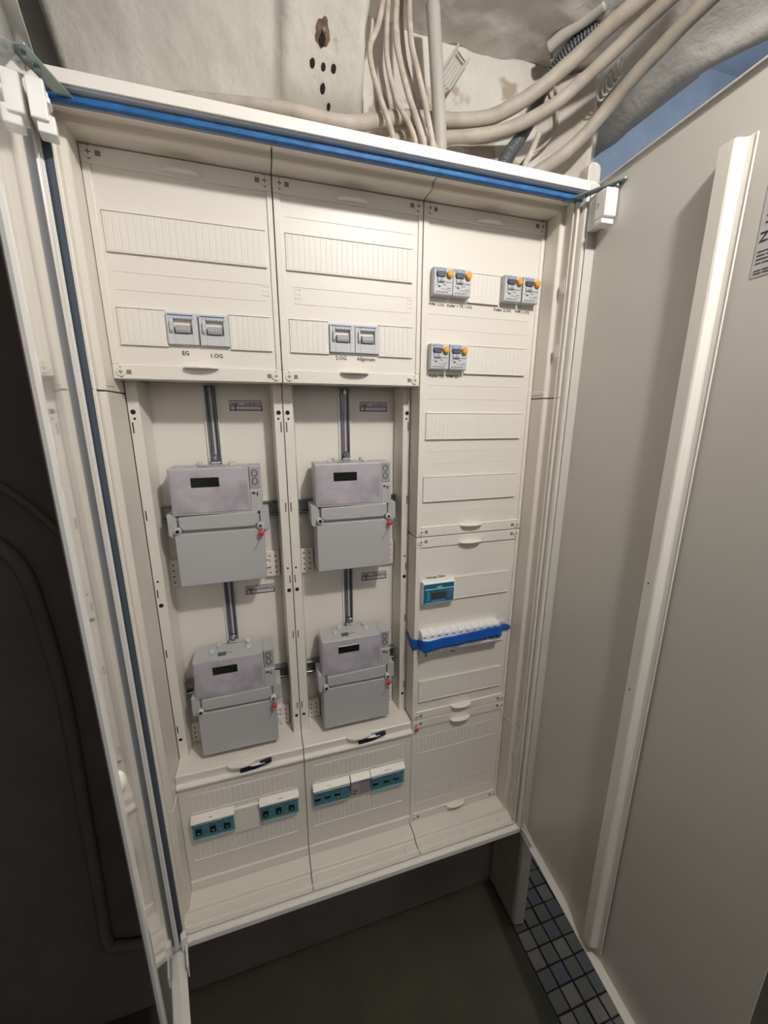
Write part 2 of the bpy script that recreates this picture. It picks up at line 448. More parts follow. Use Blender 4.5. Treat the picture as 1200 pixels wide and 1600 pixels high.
# covers
SCREW = {}
def cover(x0, x1, z0, z1, strips, lines=(), handles='tb', yf=0.0, side_left=0, hoods=(), name='cover', ribs=True, plain=False, grilles=()):
    e = thing_part(name)
    g = G(); x0 += .8; x1 -= .8; z0 += 1.0; z1 -= 1.0
    mx = 10; mt = 22
    # margin
    g.box(x0, x1, yf, yf + 6, z1 - mt, z1); g.box(x0, x1, yf, yf + 6, z0, z0 + mt - 1)
    g.box(x0, x0 + mx, yf, yf + 6, z0 + mt - 1, z1 - mt); g.box(x1 - mx + 2, x1, yf, yf + 6, z0 + mt - 1, z1 - mt)
    # returns towards the back
    g.box(x0, x0 + 2, yf + 5, 40, z0, z1); g.box(x1 - 2, x1, yf + 5, 40, z0, z1)
    g.box(x0 + 2, x1 - 2, yf + 5, 40, z0, z0 + 2); g.box(x0 + 2, x1 - 2, yf + 5, 40, z1 - 2, z1)
    base = cp(g, name, M_COVER, bevel=1.0, seg=2)
    inner = G().box(x0 + mx - .5, x1 - mx + 2.5, yf + 2.8, yf + 5, z0 + mt - 1.5, z1 - mt + .5)
    for (a, b, zz) in lines:
        inner.box(a, b, yf + 2.2, yf + 3, zz - .5, zz + .5)
    cp(inner, 'inner_panel', M_COVER, base, bevel=.4)
    for (a, b, c, d) in strips:
        lo_ = 0.0 if x0 < 499 else -.9; gap_ = .55 if x0 < 499 else .3; rise = .6 if x0 < 499 else .3
        s = G(); s.box(a, b, yf + lo_ + rise, yf + 3, c, d)
        n = int(round((b - a) / 9.0)); pitch = (b - a - 4) / n
        for i in range(n):
            xa = a + 2 + i * pitch
            s.box(xa + gap_, xa + pitch - gap_, yf + lo_, yf + 1, c + 2.5, d - 2.5)
        s.box(a, b, yf + lo_ - .9, yf + 1, d - 1.8, d); s.box(a, b, yf + lo_ - .9, yf + 1, c, c + 1.8)
        cp(s, 'blanking_strip', M_STRIP, base, bevel=.35)
    for (a, b, c, d) in grilles:
        s = G(); n = int((b - a) / 9)
        for i in range(n):
            s.box(a + i * 9, a + i * 9 + 6.5, yf + 1.9, yf + 3, c + 3, d)
        s.box(a, b, yf + 1.7, yf + 3, c - 1, c + .6)
        cp(s, 'ribbed_field', M_STRIP, base, bevel=.4)
    cx = (x0 + x1) / 2
    for hh in handles:
        zc = z1 - 17 if hh == 't' else z0 + 19
        poly = [(cx - 26, yf + 1)] + [(cx - 26 * math.cos(t), yf - 13 * math.sin(t) ** .8) for t in [math.pi * i / 14 for i in range(1, 14)]] + [(cx + 26, yf + 1)]
        cp(G().prismz(poly, zc - 1.3, zc + 1.6), 'finger_grip', M_COVER, base, bevel=.7)
    if not plain:
        for sx in (x0 + 10.5, x1 - 9.5):
            for sz in (z1 - 9, z0 + 10):
                k = 1 if sx < cx else -1
                q = G().cyl((sx, yf - 1.9, sz), 6.4, 2.9, 'y', 22)
                q.box(sx - 3.6, sx + 3.6, yf - 2.0, yf - 1.4, sz - .5, sz + .5); q.box(sx - .5, sx + .5, yf - 2.0, yf - 1.4, sz - 3.6, sz + 3.6)
                so = cp(q, 'cover_screw', M_COVER, base, bevel=.3)
                d = G().box(sx - 3.4, sx + 3.4, yf - 2.3, yf - 1.9, sz - .7, sz + .7).box(sx - .7, sx + .7, yf - 2.25, yf - 1.9, sz - 3.4, sz + 3.4)
                d.box(sx + k * 11 - 3.2, sx + k * 11 + 3.2, yf - .5, yf + .4, sz - 3.2, sz + 3.2)
                d.box(sx - 1.6, sx + 1.6, yf - .4, yf + .4, sz + 6.6, sz + 8)
                d.box(sx - 1.6, sx + 1.6, yf - .4, yf + .4, sz - 8, sz - 6.6)
                cp(d, 'screw_slot', mat_slot, base)
    return base
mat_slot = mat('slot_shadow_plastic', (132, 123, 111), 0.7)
def thing_part(n): return None

c11 = cover(0, 250, 1048, 1350, [(16, 236, 1222, 1275), (17, 82, 1098, 1151), (172, 236, 1098, 1151)], lines=[(20, 232, 1198), (20, 232, 1174)])
c12 = cover(250, 500, 1048, 1350, [(266, 482, 1222, 1276), (266, 331, 1098, 1151), (420, 484, 1098, 1151)], lines=[(274, 480, 1199), (274, 480, 1174), (268, 482, 1298)])
c13 = cover(500, 750, 750, 1350, [(591, 657, 1199, 1250), (591, 727, 1074, 1126), (515, 728, 950, 1001), (513, 727, 825, 877)],
            lines=[(516, 728, z) for z in (1176, 1151, 1052, 1027, 927, 903, 803)])
c23 = cover(500, 750, 300, 750, [(588, 730, 601, 652), (707, 730, 476, 527), (515, 729, 350, 404)])
c33 = cover(500, 750, 0, 300, [], grilles=[(516, 730, 203, 249), (516, 730, 52, 98)])
for (a, z, sz) in (('EG', 1089, 8.5), ('1.OG', 1087, 8.5)):
    text(a, sz, 104 if a == 'EG' else 149, -.4 + 2.8, z - 2, M_INK, c11)
text('2.OG', 8.5, 352, 2.5, 1090, M_INK, c12); text('Allgemein', 8.5, 397, 2.5, 1090, M_INK, c12)
text('WM 1.OG', 7.0, 530, 2.5, 1190, M_INK, c13); text('Keller + TR 1.OG', 7.0, 577, 2.5, 1190, M_INK, c13)
text('Keller 2.OG', 7.6, 668, 2.5, 1190, M_INK, c13); text('WM 2.OG', 7.6, 712, 2.5, 1190, M_INK, c13)
text('Keller EG', 7.6, 535, 2.5, 1066, M_INK, c13); text('WM EG', 7.6, 568, 2.5, 1066, M_INK, c13)
text('Heizungs Zähler', 7, 549, 2.5, 655, M_INK, c23)
text('Licht', 5, 598, 2.2, 466, M_INK, c23); text('Heizung', 5, 650, 2.2, 469, M_INK, c23); text('Klingel', 5, 692, 2.2, 472, M_INK, c23); text('Lüfter', 4.5, 715, 2.2, 474, M_INK, c23)
# small embossed boxes on the upper covers
for x, z, b_ in ((232, 1189, c11), (282, 1189, c12), (478, 1189, c12)):
    g = G()
    g.box(x - 5, x + 5, 2.2, 3, z + 6, z + 7); g.box(x - 5, x + 5, 2.2, 3, z - 7, z - 6); g.box(x - 5, x - 4, 2.2, 3, z - 7, z + 7); g.box(x + 4, x + 5, 2.2, 3, z - 7, z + 7); g.box(x - 4, x + 4, 2.2, 3, z - .5, z + .5)
    cp(g, 'embossed_mark', M_COVER, b_)
# side of the third column, facing the meter bays
cp(G().box(500.2, 502, 6, 48, 752, 1348).box(500.2, 502, 6, 48, 302, 748), 'column_side', M_COVER)

# lower covers under the meter bays
def low_cover(xa, xb, hoods):
    x0, x1 = xa + .7, xb - .7
    g = G()
    g.prismx([(0, 298.5), (2, 300), (92, 300), (92, 297), (6, 297), (6, 281), (-7, 279.5), (-8.5, 278), (-8.5, 274), (-7, 272), (-2.5, 271), (-1.5, 28), (-4.5, 25), (-4.5, -1), (40, -1), (40, 1), (2, 1), (2, 296), (0, 296)][:1] +
             [(2, 300), (92, 300), (92, 297.5), (8, 297.5), (8, 1), (-4, 1), (-4.5, 24), (-1.5, 27), (-2.5, 271), (-8, 272), (-8.8, 274), (-8.8, 277.5), (-7, 279.5), (-.5, 281), (-.5, 297)], x0, x1)
    base = cp(g, 'lower_cover', M_COVER, bevel=.6)
    s = G()
    for zl in (248, 203):
        s.box(xa + 20, xb - 18, -3.1, -1, zl - .6, zl + .9)
    for zl in (79,): s.box(xa + 14, xb - 22, -3.1, -1, zl - .6, zl + .9)
    n = 21
    for i in range(n):
        s.box(xa + 22 + i * 10, xa + 28 + i * 10, -2.9, -1, 206, 246)
        s.box(xa + 22 + i * 10, xa + 28 + i * 10, -2.6, -1, 84, 122)
    cp(s, 'ribbed_field', M_STRIP, base, bevel=.4)
    m = G().box(xa + 98, xa + 152, -7, -1, 128, 190); m.box(xa + 98, xa + 152, -8, -1, 188.5, 190.5)
    if hoods[0]: cp(m, 'blanking_strip', M_STRIP, base, bevel=.5)
    for a, b in hoods[1]:
        hd = G().prismx([(-2.6, 199.5), (-5, 199.5), (-15.5, 192), (-17, 190), (-15.5, 188), (-3, 191), (-2.6, 191)], a, b)
        cp(hd, 'sloped_hood', M_COVER, base, bevel=.8)
    # finger grip and dark latch on the shelf edge
    cx = xa + 124
    poly = [(cx - 28, -2)] + [(cx - 28 * math.cos(t), -2 - 11 * math.sin(t)) for t in [math.pi * i / 14 for i in range(1, 14)]] + [(cx + 28, -2), (cx + 28, 10), (cx - 28, 10)]
    cp(G().prismz(poly, 296, 301.5), 'finger_grip', M_COVER, base, bevel=1.2, seg=2)
    lt = G(); pts = [(cx - 3, 286), (cx + 4, 291.5), (cx + 26, 292), (cx + 52, 296), (cx + 60, 296), (cx + 60, 291), (cx + 50, 289), (cx + 28, 283), (cx + 8, 281.5), (cx - 3, 281)]
    lt.prism(pts, -9, -.5)
    cp(lt, 'latch', M_LATCH, base, bevel=1.0, seg=2)
    cp(G().prismz([(cx + 16, -8.5), (cx + 24, -10.5), (cx + 44, -10), (cx + 48, -8.5), (cx + 42, -3), (cx + 20, -3)], 292, 293.6), 'latch_plate', M_WHITE, base, bevel=.4)
    return base
lc1 = low_cover(0, 250, (True, [(19, 102), (152, 234)]))
lc2 = low_cover(250, 500, (False, [(265, 348), (350, 396), (397, 480)]))
text('EG', 4.5, 57, -12.6, 193, M_INK, lc1); text('1.OG', 4.5, 194, -12.6, 193, M_INK, lc1)
text('2.OG', 4.5, 300, -12.6, 193, M_INK, lc2); text('Allgemein', 4.5, 438, -12.6, 193, M_INK, lc2)

# meter bays: strips with holes, recessed back plate, rails
for f in (0, 250):
    bay = G()
    # side strips
    X = f
    bay.box(X + .8, X + 18, 45, 47, 298, 1050); bay.box(X + 234, X + 249.4, 45, 47, 298, 1050)
    bay.prismz([(X + 18, 45), (X + 24, 90), (X + 22, 92), (X + 16, 47)], 298, 1050); bay.prismz([(X + 234, 45), (X + 230, 90), (X + 232, 92), (X + 236, 47)], 298, 1050)
    bay.box(X + 2, X + 248, 92, 94, 298, 1062)
    bay.box(X + 100, X + 108, 91, 92, 298, 1050) if False else None
    b0 = cp(bay, 'meter_bay', M_BACK, bevel=.8)
    mh = lambda g: cp(g, 'mounting_hole', M_DARK, b0)
    for sx, k in ((X + 8, 1), (X + 242, -1)):
        mh(G().cyl((sx, 44.5, 1000), 4, 1, 'y', 14)); mh(G().cyl((sx + k, 44.5, 989), 2, 1, 'y', 10))
        for zc, hh in ((974, 9), (822, 9), (672, 8), (546, 8), (371, 8)):
            mh(G().box(sx - k * 3 - .9, sx - k * 3 + .9, 44.5, 45.5, zc - hh, zc + hh))
        mh(G().cyl((sx, 44.5, 696), 2, 1, 'y', 10)); mh(G().cyl((sx, 44.5, 648), 4, 1, 'y', 14)); mh(G().cyl((sx, 44.5, 346), 3.5, 1, 'y', 12))
    rg = G()
    for sx in (X + 8, X + 242):
        for zc in (1018, 332): 
            n = 16
            rg.tube([(sx + 4 * math.cos(2 * math.pi * i / n), 44.8, zc + 4 * math.sin(2 * math.pi * i / n)) for i in range(n + 1)], .45, 5)
    cp(rg, 'knock_out_ring', M_TRIM, b0)
    # vertical steel meter rails
    for za, zb in ((905, 1047), (530, 700)):
        rl = G(); xr = X + 124
        rl.box(xr - 9, xr - 6, 84, 91.9, za, zb); rl.box(xr + 6, xr + 9, 84, 91.9, za, zb); rl.box(xr - 6, xr + 6, 89.5, 91.9, za, zb)
        ro = cp(rl, 'meter_rail', M_RAILDK, b0, bevel=.8)
        cp(G().box(xr - 1.4, xr + 2.0, 87.6, 89.4, za, zb), 'rail_highlight', M_LGREY, b0, bevel=.8)  # pale bar painting in the bright highlight along the steel rail
    for z_ in (1040,):
        cp(G().cyl((X + 124, 84, z_), 3.5, 6, 'y', 12).box(X + 121, X + 127, 83.4, 84, z_ - .6, z_ + .6), 'rail_screw', M_ZINC, b0)
    # white edging strips beside the rail
    for q in ((111, 114.4, 905, 1047), (133.6, 136, 905, 1047), (111, 114.4, 530, 700)): cp(G().box(X + q[0], X + q[1], 88, 92, q[2], q[3]), 'rail_edging', M_WHITE, b0)
    for dz in (0, -375):
        hr = G()
        hr.box(X + 14, X + 236, 76, 78, 824 + dz, 828 + dz); hr.box(X + 14, X + 236, 76, 78, 800 + dz, 804 + dz)
        hr.box(X + 14, X + 236, 84, 86, 803 + dz, 825 + dz); hr.box(X + 14, X + 236, 76, 92, 826 + dz, 828 + dz); hr.box(X + 14, X + 236, 76, 92, 800 + dz, 802 + dz)
        cp(hr, 'cross_rail', M_ZINC, b0, bevel=.5)
        for bx in (X + 20, X + 200):
            bk = G().box(bx, bx + 28, 82, 92, 667 + dz, 722 + dz)
            if bx > X + 100: bk.box(bx - 2, bx + 10, 76, 84, 690 + dz, 700 + dz).box(bx - 2, bx + 10, 78, 84, 706 + dz, 711 + dz)
            bo = cp(bk, 'terminal_carrier', M_COVER, b0, bevel=1)
            hh = G()
            for i in range(2):
                for j in range(4): hh.cyl((bx + 8 + i * 12, 81.6, 676 + dz + j * 12), 1.7, 1, 'y', 8)
            cp(hh, 'carrier_hole', M_DARK, b0)['kind'] = 'stuff'
        # rating sticker
        zt = 1022 + dz
        st = G().box(X + 156, X + 214, 91.3, 92, zt - 18.5, zt)
        so = cp(st, 'rating_sticker', M_PAPER, b0)
        ln = G()
        ln.box(X + 156, X + 214, 91, 91.5, zt - 1, zt); ln.box(X + 156, X + 156.6, 91, 91.5, zt - 9, zt); ln.box(X + 213.4, X + 214, 91, 91.5, zt - 9, zt)
        ln.box(X + 156, X + 214, 91, 91.5, zt - 10.4, zt - 9); ln.box(X + 156, X + 214, 91, 91.5, zt - 18.5, zt - 16.8)
        ln.box(X + 156, X + 157.6, 91, 91.5, zt - 18, zt - 9.5); ln.box(X + 212.4, X + 214, 91, 91.5, zt - 18, zt - 9.5); ln.box(X + 165, X + 167, 91, 91.5, zt - 18, zt - 9.5)
        cp(ln, 'sticker_frame', M_INK, b0)
        text(':hager', 6, X + 158, 90.9, zt - 7.4, M_INK, b0, center=False, bold=.12)
        text('ZL NZ 400 V 70', 4.2, X + 183, 90.9, zt - 7, M_INK, b0, center=False)

# ------------------------------------------------------------------ doors
ANR = R(4.2); 
def rdoor(s, n, z):      # s along the door from the hinge, n towards the room side that faces the camera, z height
    tilt = 0
    d = (-math.sin(ANR), -math.cos(ANR)); nn = (-math.cos(ANR), math.sin(ANR))
    return (782 + tilt + d[0] * s + nn[0] * n, -88 + d[1] * s + nn[1] * n, z)
def dpart(g, fn, name, m, parent, **k):
    g.xf(lambda s, n, z: fn(s, n, z)); return cp(g, name, m, parent, **k)
LR = 456
g = G().box(0, LR, -1.5, 0, -25, 1375)
g.box(0, LR, -1.5, 17, -25, -22); g.box(0, LR, -1.5, 4, 1372, 1375); g.box(0, 3, -1.5, 17, -22, 1372)
RD = dpart(g, rdoor, 'right_door', M_DOOR, CAB, bevel=.9, seg=2); RD['label'] = 'wide right door leaf with a long vertical stiffener'
st = G()
prof = [(220.5, .2), (220.5, 17), (238, 17.6), (241, 16.5), (243.5, 7), (245, 5.2), (253.4, 4.6), (253.4, 5.8), (254.6, 5.8), (254.6, 3.4), (243.5, 3.4), (239.5, 15), (222, 15), (222, .2)]
st.sweep(prof, lambda a, b: (a, b, 2), lambda a, b: (a, b, 1303))
dpart(st, rdoor, 'door_stiffener', M_STEEL, RD, bevel=.6)
dpart(G().box(214, 220.4, .2, 7, 1276, 1294), rdoor, 'stiffener_tab', M_STEEL, RD, bevel=1)
sk = G().box(273, 395, .1, .5, 1150, 1300)
dpart(sk, rdoor, 'door_sticker', M_STICK, RD)
def rt(s0, z0):
    return lambda a, b, c: rdoor(s0 + a, .7 + b, z0 + c)
text('ZEICHNUNG', 14, 0, 0, 0, M_INK, RD, center=False, tf=rt(275, 1186), bold=.2)
text(':hager', 20, 0, 0, 0, M_INK, RD, center=False, tf=rt(278, 1226), bold=.3)
lines_ = G()
for k, zz in enumerate([1176 - i * 4 for i in range(4)] + [1156.5, 1153.5]):
    x = 276
    while x < 388:
        l = random.uniform(5, 16); lines_.box(x, min(x + l, 388), .5, .8, zz - .5, zz + .5); x += l + 1.6
for zz in (1205, 1212): lines_.box(278, 310, .5, .8, zz - .6, zz + .6)
lines_.box(280, 281, .5, .8, 1215, 1222); lines_.box(288, 289, .5, .8, 1215, 1222); lines_.box(280, 289, .5, .8, 1221, 1222); lines_.box(280, 289, .5, .8, 1215, 1216)
dpart(lines_, rdoor, 'sticker_print', M_INK, RD)['kind'] = 'stuff'
for s_, z_ in ((229, 753), (229, 569)):
    dpart(G().cyl((s_, 17.1, z_), 1.3, .8, 'y', 8), rdoor, 'small_hole', M_DARK, RD)

ANL = R(13.5)
def ldoor(s, n, z):
    d = (math.sin(ANL), -math.cos(ANL)); nn = (math.cos(ANL), math.sin(ANL))
    return (-14.5 + d[0] * s + nn[0] * n, -88 + d[1] * s + nn[1] * n, z)
LL = 268
g = G().box(0, LL, -1.5, 0, -25, 1375)
g.box(0, LL, -1.5, 13, -25, -22); g.box(0, LL, -1.5, 13, 1372, 1375); g.box(0, 2, -1.5, .8, -22, 1372)
g.sweep([(LL - 5, -.5), (LL - 4, 3), (LL - 2, 5.5), (LL, 6.5), (LL + 2.5, 5.5), (LL + 3.5, 3), (LL + 2.5, 0), (LL, -1.5), (LL - 3, -1.5)], lambda a, b: (a, b, -25), lambda a, b: (a, b, 1375))
LD = dpart(g, ldoor, 'left_door', M_GLOSS, CAB, bevel=.8, seg=2); LD['label'] = 'narrow glossy left door leaf mirroring the covers'
dpart(G().ball((LL - 6, 5, 640), 6, 14, 8, 1.0).xf(lambda a, b, c: (a, b, 640 + (c - 640) * 2.2)), ldoor, 'catch', M_STEEL, LD, smooth=True)

# hinges: steel straps across the upper corners and white hinge blocks
def strap(q, z0, z1): 
    return G().add([(x, y, z) for z in (z0, z1) for x, y in q], [(0, 1, 2, 3), (7, 6, 5, 4), (0, 4, 5, 1), (1, 5, 6, 2), (2, 6, 7, 3), (3, 7, 4, 0)])
s1 = strap([(-8, -142), (10, -146), (27, -74), (11, -74)], 1353, 1355.5)
s1.cyl((8, -118, 1350), 3, 4, 'z', 10); s1.cyl((4, -134, 1350), 2.4, 4, 'z', 10)
cp(s1, 'corner_strap', M_STRAP, bevel=.6)
s2 = strap([(728, -62), (744, -62), (786, -150), (772, -150)], 1351, 1353.5)
s2.cyl((765, -122, 1347), 3, 5, 'z', 10); s2.cyl((772, -136, 1347), 3, 5, 'z', 10); s2.cyl((752, -92, 1348), 2.2, 4, 'z', 10)
cp(s2, 'corner_strap', M_STRAP, bevel=.6)
hb = G().box(4, 32, 2, 18, 1308, 1346); hb.box(8, 28, 6, 23, 1298, 1316); hb.box(9, 26, 16, 21, 1328, 1334)
hb.cyl((18, 19.4, 1338), 4, -3, 'y', 14)
dpart(hb, ldoor, 'hinge_block', M_WHITE, LD, bevel=2.5, seg=2)
hb = G().box(3, 36, 1, 20, 1300, 1350); hb.box(24, 48, 2, 24, 1306, 1346); hb.cyl((30, 24, 1326), 6, -4, 'y', 16); hb.box(28, 46, 3, 26, 1296, 1304)
dpart(hb, rdoor, 'hinge_block', M_WHITE, RD, bevel=2, seg=2)
hb = G(); hb.add(*[[(a, b, c) for a in (2, 42) for b in (10, 13) for c in (-18, -8)], [(0, 1, 3, 2), (4, 6, 7, 5), (0, 4, 5, 1), (2, 3, 7, 6), (0, 2, 6, 4), (1, 5, 7, 3)]])
hb.box(4, 46, 15.5, 18, -6, 0); hb.box(2, 40, 12, 14, 3, 8)
dpart(hb, rdoor, 'lower_hinge', M_WHITE, RD, bevel=1)
hb = G().box(0, 44, 14, 17, -34, -4); hb.box(-6, 8, 8, 18, -20, 14)
for q in (10, 22, 34): hb.cyl((q, 17.6, -16), 1.8, -1.5, 'y', 8)
dpart(hb, ldoor, 'lower_hinge', M_WHITE, LD, bevel=1)

# ------------------------------------------------------------------ meters
def meter():
    t = thing('electricity_meter', (125, 92, 689), '', 'electricity meter', 'electricity meters in the two bays')
    p = lambda g, n, m, **k: g.build(n, m, t, **k)
    b = G().box(51, 182, 24, 75, 822, 906); b.box(182, 203, 30, 75, 822, 906); b.box(182, 203, 24, 31, 822, 864)
    p(b, 'housing', M_GREY, bevel=1.4, seg=2)
    win = G().box(183, 201.5, 28.5, 30.5, 865.5, 904)
    wo = p(win, 'side_window', M_GREY2, bevel=.5)
    wl = G()
    for zc in (893, 878): wl.tube([(192 + 4.5 * math.cos(a), 28.3, zc + 6 * math.sin(a)) for a in [2 * math.pi * i / 14 for i in range(15)]], .7, 5)
    wl.build('window_mark', M_INK, wo)
    p(G().box(186, 191, 22.8, 24.2, 856, 859).box(194, 196, 22.8, 24.2, 852, 858), 'side_mark', M_INK)
    fc = p(G().box(53, 179, 22.6, 24.4, 826, 904), 'face_plate', M_FACE, bevel=.8)
    p(G().box(86, 132, 21.8, 23, 872, 889), 'display', M_LCD, bevel=.5)
    for x_ in (80, 150): p(G().box(x_, x_ + 9, 44, 58, 906, 909), 'top_clip', M_LGREY, bevel=.8)
    for x_ in (92, 148): p(G().box(x_, x_ + 9, 64, 74, 905, 912).cyl((x_ + 4.5, 62, 910), 3.2, 8, 'y', 12), 'top_clip', M_LGREY, bevel=.8)
    p(G().box(103, 124, 40, 41, 906, 906.4).box(96, 112, 32, 46, 905.9, 906.15), 'top_mark', M_SLATE)
    # terminal cover
    tc = G().prism([(50, 689), (201, 689), (202.5, 781), (213, 788), (213, 824), (200, 824), (200, 818), (56, 818), (54, 825), (41, 825), (41, 790), (45, 784), (50, 780)], 30, 75)
    tco = p(tc, 'terminal_cover', M_GREY, bevel=1.6, seg=2)
    G().box(50.5, 201, 21.5, 31, 689.5, 790).build('cover_panel', M_GREY, tco, bevel=1.6, seg=2)
    G().prism([(60, 820), (193, 823), (193, 803), (186, 796), (66, 796), (60, 803)], 21, 31).build('cover_band', M_GREY, tco, bevel=1.2, seg=2)
    tb = G().prism([(41, 826), (46, 826), (55, 820), (56, 804), (52, 796), (52, 788), (47, 782), (41, 788)], 25, 31)
    tb.build('cover_ear', M_GREY, tco, bevel=1, seg=2)
    tb = G().prism([(197, 824), (213, 824), (213, 790), (205, 785), (200, 788), (197, 803)], 25, 31)
    tb.build('cover_ear', M_GREY, tco, bevel=1, seg=2)
    for sx in (57, 196):
        sc_ = G().cyl((sx, 17, 796), 6, 10, 'y', 18)
        so = p(sc_, 'seal_screw', M_LGREY, bevel=.8)
        G().cyl((sx, 16.4, 796), 3.6, 1, 'y', 6).build('screw_head', M_BLACK if sx < 100 else M_SLATE, so)
    so = p(G().ball((197, 13, 783.5), 5.4, 14, 8, .8), 'lead_seal', M_RED, smooth=True)
    p(G().tube(spline([(196, 14, 796), (199, 10, 790), (196, 11, 778), (192, 13, 768), (186, 15, 756), (182, 16, 750)]), .45, 5).tube(spline([(199, 13, 784), (206, 12, 787), (212, 15, 793)]), .45, 5), 'seal_wire', M_RAILDK)
    p(G().box(116, 132, 74, 83, 907, 910), 'hanger', M_LGREY, bevel=.6)
    bo = G().cyl((124, 73, 917), 6.5, 10, 'y', 18); bo.ball((124, 73, 918), 4.2, 12, 8)
    p(bo, 'hanger_bolt', M_ZINC, bevel=.8)
    return t
m1 = meter(); m1['label'] = 'grey electricity meter, upper one in the left bay'
m3 = dup(m1, (0, 0, -375), 'grey electricity meter, lower one in the left bay')
m2 = dup(m1, (250, 0, 0), 'grey electricity meter, upper one in the middle bay')
m4 = dup(m1, (250, 0, -375), 'grey electricity meter, lower one in the middle bay')

# ------------------------------------------------------------------ main switches
def main_switch():
    t = thing('main_switch', (104, 0, 1101), '', 'switch', 'main switches in the upper covers')
    p = lambda g, n, m, **k: g.build(n, m, t, **k)
    g = G()      # face with a recess around the toggle
    x0, x1, z0, z1 = 82.6, 126, 1101.5, 1147
    a0, a1, c0, c1 = 92, 118, 1117, 1138
    yf = -4
    g.box(x0, a0, yf, 5, z0, z1); g.box(a1, x1, yf, 5, z0, z1); g.box(a0, a1, yf, 5, z0, c0); g.box(a0, a1, yf, 5, c1, z1)
    p(g, 'housing', M_LGREY, bevel=.6)
    p(G().box(a0, a1, 3.6, 5, c0, c1), 'toggle_well', M_GREY2)
    p(G().prismx([(4, c0), (-7, c0 + 1), (-8, c0 + 5), (-5, c1 - 9), (4, c1 - 7)], a0 + 2.5, a1 - 2.5), 'toggle', M_GREY2, bevel=.9, seg=2)
    p(G().prismx([(yf, c0 - 1), (yf - 5, c0 + 4), (yf - 5, c1 - 5), (yf, c1)], a0 - 4.5, a0 - 1), 'locking_tab', M_LGREY, bevel=.8)
    p(G().box(x0 + 2, x1 - 6, yf - .3, yf, z1 - 4.4, z1 - 2.8), 'blue_line', M_BLUE)
    k = G()
    for i in range(7): k.box(x0 + 4 + i * 5.2, x0 + 7.2 + i * 5.2, yf - .2, yf, z1 - 8.2, z1 - 7)
    p(k, 'fine_print', M_GREY2)
    return t
s1_ = main_switch(); s1_['label'] = 'grey main switch above the printed EG'
dup(s1_, (45.6, 0, 0), 'grey main switch above the printed 1.OG, left column')
dup(s1_, (249.6, 0, 0), 'grey main switch above the printed 2.OG, middle column')
dup(s1_, (293.8, 0, 0), 'grey main switch above the printed Allgemein')

# ------------------------------------------------------------------ residual current breakers
def rcbo():
    t = thing('residual_current_breaker', (535, 0, 1204), '', 'circuit breaker', 'breakers with orange test buttons')
    p = lambda g, n, m, **k: g.build(n, m, t, **k)
    x0, x1, z0, z1 = 517.3, 553, 1203.5, 1249
    g = G().prismx([(3, z0), (-13, z0 + 1), (-14, z0 + 3), (-14, z1 - 3), (-12, z1), (3, z1)], x0, x1)
    p(g, 'housing', M_LGREY, bevel=.7, seg=2)
    p(G().prism([(x0 + 3.5, z1 - 8), (x0 + 21.5, z1 - 8), (x0 + 21.5, z1 - 13), (x0 + 18.5, z1 - 17), (x0 + 6.5, z1 - 17), (x0 + 3.5, z1 - 13)], -18, -13), 'toggle', M_SLATE, bevel=.8)
    p(G().cyl((x0 + 5.5, -13.5, z1 - 21.5), 4.6, 14, 'x', 16), 'toggle_drum', M_LGREY, bevel=.4)
    dk = G().box(x0 + 9.5, x0 + 15.5, -18.3, -17, z1 - 24, z1 - 19)
    p(dk, 'position_window', M_GREY2)
    p(G().cyl((x0 + 28.6, -20, z1 - 11.5), 5.6, 7, 'y', 18).cyl((x0 + 28.6, -21, z1 - 11.5), 4.4, 2, 'y', 16), 'test_button', M_ORANGE, bevel=.5)
    k = G().prism([(x0 + 8, z1 - 30), (x0 + 14, z1 - 31.5), (x0 + 8, z1 - 33.5)], -14.5, -14)
    k.box(x0 + 3, x0 + 7, -14.4, -14, z1 - 30, z1 - 29.2); k.box(x0 + 17, x0 + 24, -14.4, -14, z1 - 29, z1 - 28.2); k.box(x0 + 24, x0 + 33, -14.4, -14, z1 - 34, z1 - 33.3)
    for i in range(4): k.box(x0 + 22 + i * 3, x0 + 24 + i * 3, -14.4, -14, z1 - 25, z1 - 23.8)
    for i in range(5): k.box(x0 + 4 + i * 5, x0 + 7 + i * 5, -14.4, -14, z0 + 4.5, z0 + 5.8)
    for i in range(6): k.box(x0 + 14 + i * 3.2, x0 + 16.2 + i * 3.2, -14.4, -14, z0 + 10 - i * .5, z0 + 10.7 - i * .5)
    p(k, 'printed_diagram', M_INK)['kind'] = 'stuff'
    text('EATON', 6.2, x0 + 12.5, -14.2, z1 - 6.4, M_BLUE, t, bold=.1)
    return t
r0 = rcbo(); r0['label'] = 'breaker with orange button above WM 1.OG, leftmost of the top row'
dup(r0, (36.6, 0, 0), 'breaker with orange button above the words Keller and TR, second in the top row')
dup(r0, (142.6, 0, 0), 'breaker with orange button above the printed Keller 2.OG')
dup(r0, (181.6, 0, 0), 'breaker with orange button above the printed WM 2.OG')
dup(r0, (-1.6, 0, -125), 'breaker with orange button above the printed Keller EG')
dup(r0, (36.0, 0, -125), 'breaker with orange button above the printed WM EG')

